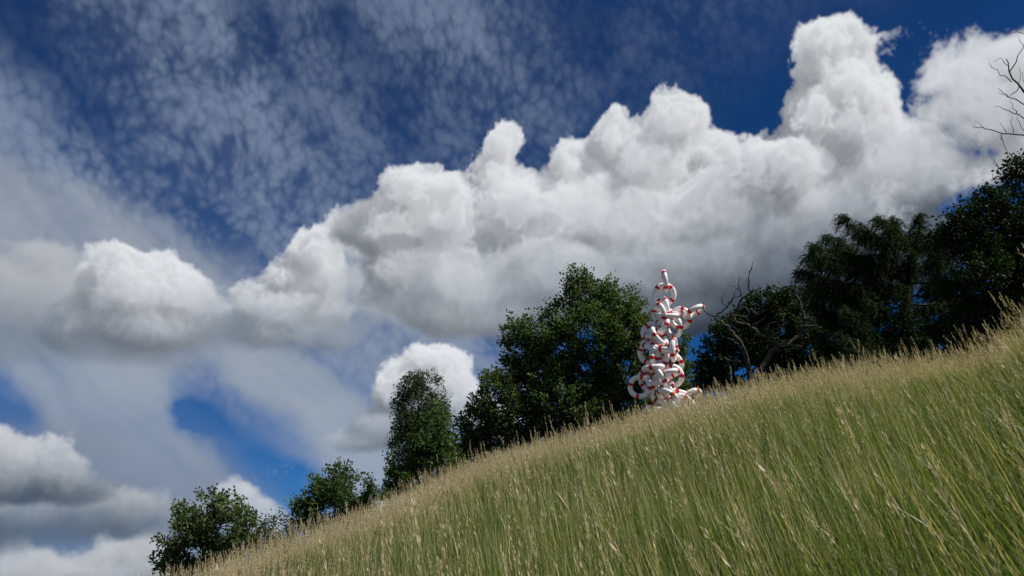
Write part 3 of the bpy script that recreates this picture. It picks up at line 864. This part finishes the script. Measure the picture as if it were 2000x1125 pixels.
tree('large_broadleaf_tree', 'largest tree, a broad dark green crown directly left of the ring sculpture', 50, (1192, 900),
     [(1130, 556, 24, 34), (1150, 590, 44, 44), (1190, 580, 30, 34), (1215, 600, 36, 40), (1105, 620, 46, 36), (1160, 650, 64, 48), (1225, 650, 50, 50), (1245, 615, 22, 26), (1265, 690, 40, 60), (1060, 650, 40, 36), (1010, 655, 26, 34), (1025, 690, 46, 36), (1090, 690, 56, 44), (1000, 725, 44, 30), (1060, 735, 60, 40), (1140, 730, 60, 44), (1215, 730, 60, 50), (1180, 790, 66, 40), (1105, 785, 66, 38), (1030, 775, 60, 34), (966, 762, 38, 32), (940, 796, 26, 24), (1265, 770, 46, 44), (990, 810, 66, 34), (935, 830, 40, 34), (1070, 830, 74, 34), (1150, 835, 60, 34), (1000, 850, 70, 30), (920, 865, 34, 30), (940, 890, 60, 26), (1060, 865, 70, 24), (900, 900, 30, 24), (1000, 885, 60, 22), (1130, 855, 60, 24), (1230, 820, 50, 30), (1200, 850, 60, 24)],
     M_OAK, M_BARK, leaf=.19, dens=270, gap=.18, trunk_r=.36, shoot=.85, fork=(1185, 800), twigs=14, sig=.16, group='trees along the slope')
tree('lower_broadleaf_tree', 'dark green tree half hidden behind the lower right side of the ring sculpture', 47, (1325, 850),
     [(1335, 672, 14, 20), (1325, 700, 26, 26), (1300, 720, 34, 40), (1338, 740, 22, 30), (1315, 770, 44, 34), (1355, 770, 22, 20), (1345, 800, 40, 26), (1290, 790, 36, 34), (1300, 830, 50, 26), (1350, 825, 44, 22), (1255, 835, 36, 24)],
     M_OAK, M_BARK, leaf=.16, dens=280, gap=.22, trunk_r=.2, shoot=.6, fork=(1325, 790), group='trees along the slope')

# the old oak with bare limbs
old, W_ = tree('old_oak', 'old oak with gnarled bare dead limbs reaching over its leafy crown', 43, (1476, 800),
     [(1520, 580, 30, 20), (1495, 600, 44, 30), (1545, 595, 36, 30), (1470, 625, 40, 34), (1530, 630, 50, 40), (1570, 625, 34, 34), (1430, 640, 34, 26), (1410, 665, 36, 26), (1445, 680, 44, 32), (1392, 690, 24, 24), (1385, 720, 24, 22), (1420, 715, 34, 24), (1580, 670, 44, 40), (1540, 690, 40, 30), (1600, 700, 40, 40), (1560, 725, 60, 26), (1425, 755, 50, 20), (1372, 745, 20, 20), (1510, 745, 44, 20), (1620, 640, 24, 26), (1500, 680, 40, 34), (1480, 655, 40, 30), (1590, 735, 50, 30), (1530, 770, 60, 24), (1400, 740, 36, 22), (1640, 720, 40, 30), (1610, 760, 50, 20)],
     M_DARKLEAF, M_BARK, leaf=.17, dens=300, gap=.12, trunk_r=.30, shoot=.6, fork=(1492, 715), twigs=8, group='trees along the slope')
LIMBS = [
    ([(500, 1080), (540, 980), (640, 830), (680, 780), (760, 780), (860, 690), (885, 620), (870, 500), (820, 400), (810, 360), (830, 280), (850, 200)], 30, 3),
    ([(680, 785), (640, 740), (540, 700), (505, 650), (430, 620), (340, 590), (335, 520), (420, 480)], 20, 6),
    ([(336, 540), (400, 410), (460, 370), (450, 260), (470, 180), (485, 130)], 11, 2.5),
    ([(450, 380), (500, 360), (560, 330), (500, 300)], 6, 2), ([(868, 500), (900, 465), (940, 440), (980, 425)], 9, 3), ([(860, 470), (850, 430), (890, 410)], 6, 2),
    ([(885, 570), (960, 570), (1060, 545), (1120, 520), (1180, 485)], 9, 3), ([(1120, 520), (1090, 475)], 4, 2),
    ([(890, 630), (1000, 640), (1060, 670), (1100, 700), (1180, 720), (1240, 735)], 9, 3.5),
    ([(690, 790), (790, 780), (870, 795), (892, 775), (865, 720), (862, 690)], 11, 7), ([(640, 745), (610, 680), (595, 640), (625, 610), (665, 600)], 11, 3),
    ([(615, 680), (680, 655), (760, 600), (770, 545)], 8, 3), ([(815, 330), (822, 270), (818, 200)], 5, 2), ([(825, 340), (850, 320), (870, 300)], 5, 2),
    ([(480, 1080), (455, 960), (430, 860), (400, 780), (350, 720), (310, 660), (270, 620), (220, 590), (185, 565), (140, 540), (100, 515)], 26, 4),
    ([(190, 570), (205, 535), (280, 480), (340, 400), (345, 360)], 9, 3), ([(300, 460), (320, 420), (380, 390), (385, 310)], 6, 2.5), ([(385, 400), (370, 310), (378, 240)], 5, 2),
    ([(290, 480), (255, 460), (240, 430), (258, 350)], 5, 2), ([(380, 330), (340, 318), (285, 312)], 4, 1.5), ([(160, 550), (180, 545), (155, 515)], 4, 1.5), ([(110, 512), (98, 460), (85, 432)], 4, 1.5), ([(98, 460), (130, 410)], 3, 1.2),
    ([(490, 1020), (450, 950), (400, 930), (350, 905), (280, 893), (240, 870)], 22, 6), ([(420, 480), (470, 520), (530, 545), (580, 500)], 8, 3), ([(530, 545), (590, 440), (650, 380)], 6, 2.5),
    ([(345, 520), (300, 550), (250, 570)], 6, 2), ([(430, 625), (440, 560), (320, 545)], 7, 2.5), ([(505, 650), (480, 620), (560, 580), (590, 555)], 6, 2.5), ([(400, 780), (330, 745), (280, 720)], 7, 2.5),
    ([(240, 430), (228, 400)], 3, 1.5), ([(450, 300), (425, 270)], 3, 1.5), ([(465, 200), (480, 160)], 3, 1.2), ([(940, 440), (950, 400), (940, 360)], 4, 1.5),
]
rsd = np.random.RandomState(4)
for (pts, r0, r1) in LIMBS:
    k = scale_at(42) / 4.017
    y0 = rsd.uniform(-1.2, .2)
    P = [np.array(tuple(at(1350 + x / 4.017, 480 + y / 4.017, 41.2 + y0 * min(1, i / 3)))) for i, (x, y) in enumerate(pts)]
    # a few more points with a gnarled wander
    s = np.linspace(0, len(P) - 1, (len(P) - 1) * 3 + 1)
    Q = np.stack([np.interp(s, np.arange(len(P)), [p[c] for p in P]) for c in range(3)], -1)
    Q[1:-1] += rsd.randn(len(Q) - 2, 3) * np.array([.04, .05, .04])
    w = Wood(); w.add(Q, np.linspace(r0, r1, len(Q)) * k * .88, 7)
    w.build('dead_branch' if r0 < 25 else 'trunk', M_DEAD if r0 < 25 else M_BARK, old)

# larch: boughs with hanging sprays of needles
def larch():
    rs = np.random.RandomState(77)
    Y = 38; k = scale_at(Y)
    b = at(1770, 760, Y); b.z = float(ground(b.x, b.y)) - .1
    root = empty('larch_tree', b)
    tag(root, 'dark drooping larch with feathery sprays between the old oak and the rightmost tree', 'tree', 'trees along the slope')
    W = Wood()
    W.add([b, at(1768, 640, Y), at(1775, 540, Y), at(1790, 470, Y), at(1800, 430, Y)], [.38, .3, .22, .12, .04], 9)
    tips = [(1652, 425), (1625, 462), (1600, 478), (1578, 528), (1592, 560), (1605, 590), (1690, 445), (1720, 428), (1745, 432), (1790, 425), (1835, 445), (1870, 470), (1620, 620), (1640, 650), (1600, 540), (1650, 480), (1900, 520), (1880, 580), (1910, 620), (1860, 640), (1660, 600), (1700, 520), (1740, 480), (1820, 500), (1690, 640), (1650, 680), (1720, 600), (1760, 560), (1840, 560), (1800, 620), (1740, 660), (1620, 690), (1590, 500), (1680, 560), (1780, 500), (1850, 500), (1930, 570), (1930, 650), (1720, 690), (1610, 510), (1635, 545), (1660, 640), (1690, 720), (1740, 710), (1780, 690), (1830, 690), (1880, 690), (1640, 720), (1800, 660), (1700, 670), (1760, 620), (1850, 610), (1600, 650), (1610, 700)]
    SP, SD, SL = [], [], []
    for (x, y) in tips:
        dY = rs.uniform(-2.2, 2.2)
        if y < 620: x, y = 1775 + (x - 1775) * 1.06, 560 + (y - 560) * 1.03
        tip = np.array(tuple(at(x, y, Y + dY)))
        h = min(700, max(470, y + rs.uniform(10, 90)))
        p0 = np.array(tuple(at(1775, h, Y)))
        P = W.limb(p0, tip, .075, .012, rs, sag=-.10, k=9, wob=.05, m=5)
        L = np.linalg.norm(tip - p0); n = int(40 + L * 62)
        s = .18 + .82 * rs.rand(n) ** .8
        q = np.stack([np.interp(s * 8, np.arange(9), P[:, c]) for c in range(3)], -1) + rs.randn(n, 3) * .07
        ax = (tip - p0) / L
        SP.append(q); SD.append(ax * .55 + rs.randn(n, 3) * np.array([.5, .5, .25]) + np.array([0, 0, -.30])); SL.append(.35 + .75 * rs.rand(n) * (1.15 - .85 * s))
        # spreading tip
        m = 12; SP.append(np.repeat(tip[None], m, 0) - ax * rs.rand(m, 1) * .7); SD.append(ax + rs.randn(m, 3) * .30 + np.array([0, 0, .10])); SL.append(np.full(m, .62))
    P0 = np.concatenate(SP); D = np.concatenate(SD); Ls = np.concatenate(SL); D /= np.linalg.norm(D, axis=1)[:, None]
    per = 16; n = len(P0)
    s = np.linspace(.05, 1, per)[None] + rs.rand(n, per) * .05
    P = P0[:, None] + D[:, None] * (Ls[:, None] * s)[..., None]
    P[..., 2] -= .85 * Ls[:, None] * s ** 2
    for i in rs.choice(n, 700, replace=False):
        W.add(P[i, ::3], np.linspace(.010, .003, len(P[i, ::3])), 3)
    Dn = D[:, None] * .9 + rs.randn(n, per, 3) * .38 + np.array([0, 0, -.6])
    V, Fq = leaves_mesh(P.reshape(-1, 3), Dn.reshape(-1, 3), .19, rs, .15)
    tone = np.clip(.42 + .2 * rs.randn(n)[:, None] + .12 * rs.randn(n, per), 0, 1).reshape(-1)
    W.build('trunk', M_BARK, root)
    mesh_np('crown', V - np.array(tuple(b)), Fq, M_NEEDLE, root, tone=np.repeat(tone, 4))
larch()

# rightmost tree and its bare twigs
rt, W_ = tree('tall_tree', 'rightmost tall dark tree cut by the frame edge with bare twigs above its leaves', 33, (2060, 700),
     [(1988, 330, 24, 30), (2010, 360, 50, 46), (1950, 390, 34, 24), (1925, 410, 44, 32), (1890, 430, 40, 30), (1860, 455, 36, 26), (1965, 440, 60, 44), (1905, 480, 56, 40), (1990, 500, 66, 50), (1930, 540, 60, 44), (1880, 560, 44, 40), (1985, 580, 60, 44), (1925, 610, 60, 34), (2070, 430, 80, 90), (2080, 560, 90, 90), (1820, 470, 26, 18), (1975, 640, 60, 30), (1950, 660, 70, 30), (2000, 610, 50, 50), (2010, 540, 50, 60), (1890, 650, 50, 30), (2000, 450, 40, 50), (1945, 500, 50, 50), (1930, 690, 80, 30), (2020, 660, 60, 40)],
     M_DARKLEAF, M_BARK, leaf=.16, dens=380, gap=.14, trunk_r=.3, shoot=.6, fork=(2050, 560), twigs=14, group='trees along the slope')
TW = [([(2090, 420), (2060, 300), (2020, 200), (1992, 170), (1972, 140), (1965, 115)], 7, 1.6), ([(2040, 270), (2000, 262), (1960, 260), (1925, 252), (1900, 248)], 3.4, .9), ([(2020, 215), (1985, 195), (1965, 185), (1948, 172)], 2.6, .8),
      ([(1972, 140), (1990, 110), (2010, 70)], 2.6, .8), ([(1975, 160), (1955, 145), (1932, 122)], 2, .7), ([(1990, 170), (1970, 190), (1950, 180)], 1.8, .6), ([(2010, 235), (1980, 220), (1955, 210), (1942, 206)], 2.2, .6), ([(1985, 222), (1978, 205), (1972, 195)], 1.4, .5),
      ([(2005, 262), (1990, 240), (1985, 215)], 1.6, .5), ([(1965, 260), (1958, 245), (1952, 240)], 1.2, .5), ([(1925, 252), (1915, 243), (1905, 235)], 1.2, .5), ([(1955, 262), (1958, 275), (1968, 300), (1968, 330)], 1.6, .6), ([(1958, 275), (1950, 262)], 1, .5), ([(1980, 260), (1976, 236), (1977, 228)], 1.2, .5),
      ([(1968, 128), (1955, 115), (1940, 120)], 1.4, .5), ([(2040, 130), (2010, 66), (1985, 62), (1968, 66)], 2.2, .6), ([(2000, 90), (1992, 80), (1990, 70)], 1.2, .5), ([(1990, 170), (1996, 150), (1990, 130)], 1.4, .5), ([(2010, 200), (2000, 165), (1998, 140)], 1.6, .5),
      ([(1975, 345), (1955, 335), (1945, 320), (1930, 302)], 1.6, .5), ([(1950, 325), (1942, 318), (1940, 300)], 1.2, .5), ([(1948, 352), (1938, 345), (1937, 340)], 1.2, .5)]
rsd = np.random.RandomState(9)
for (pts, r0, r1) in TW:
    k = scale_at(33)
    P = [np.array(tuple(at(x, y, 33))) for (x, y) in pts]
    s = np.linspace(0, len(P) - 1, (len(P) - 1) * 3 + 1)
    Q = np.stack([np.interp(s, np.arange(len(P)), [p[c] for p in P]) for c in range(3)], -1)
    Q[1:-1] += rsd.randn(len(Q) - 2, 3) * .03
    w = Wood(); w.add(Q, np.linspace(r0, r1, len(Q)) * k * .6, 5)
    w.build('bare_twig', M_BARK, rt)
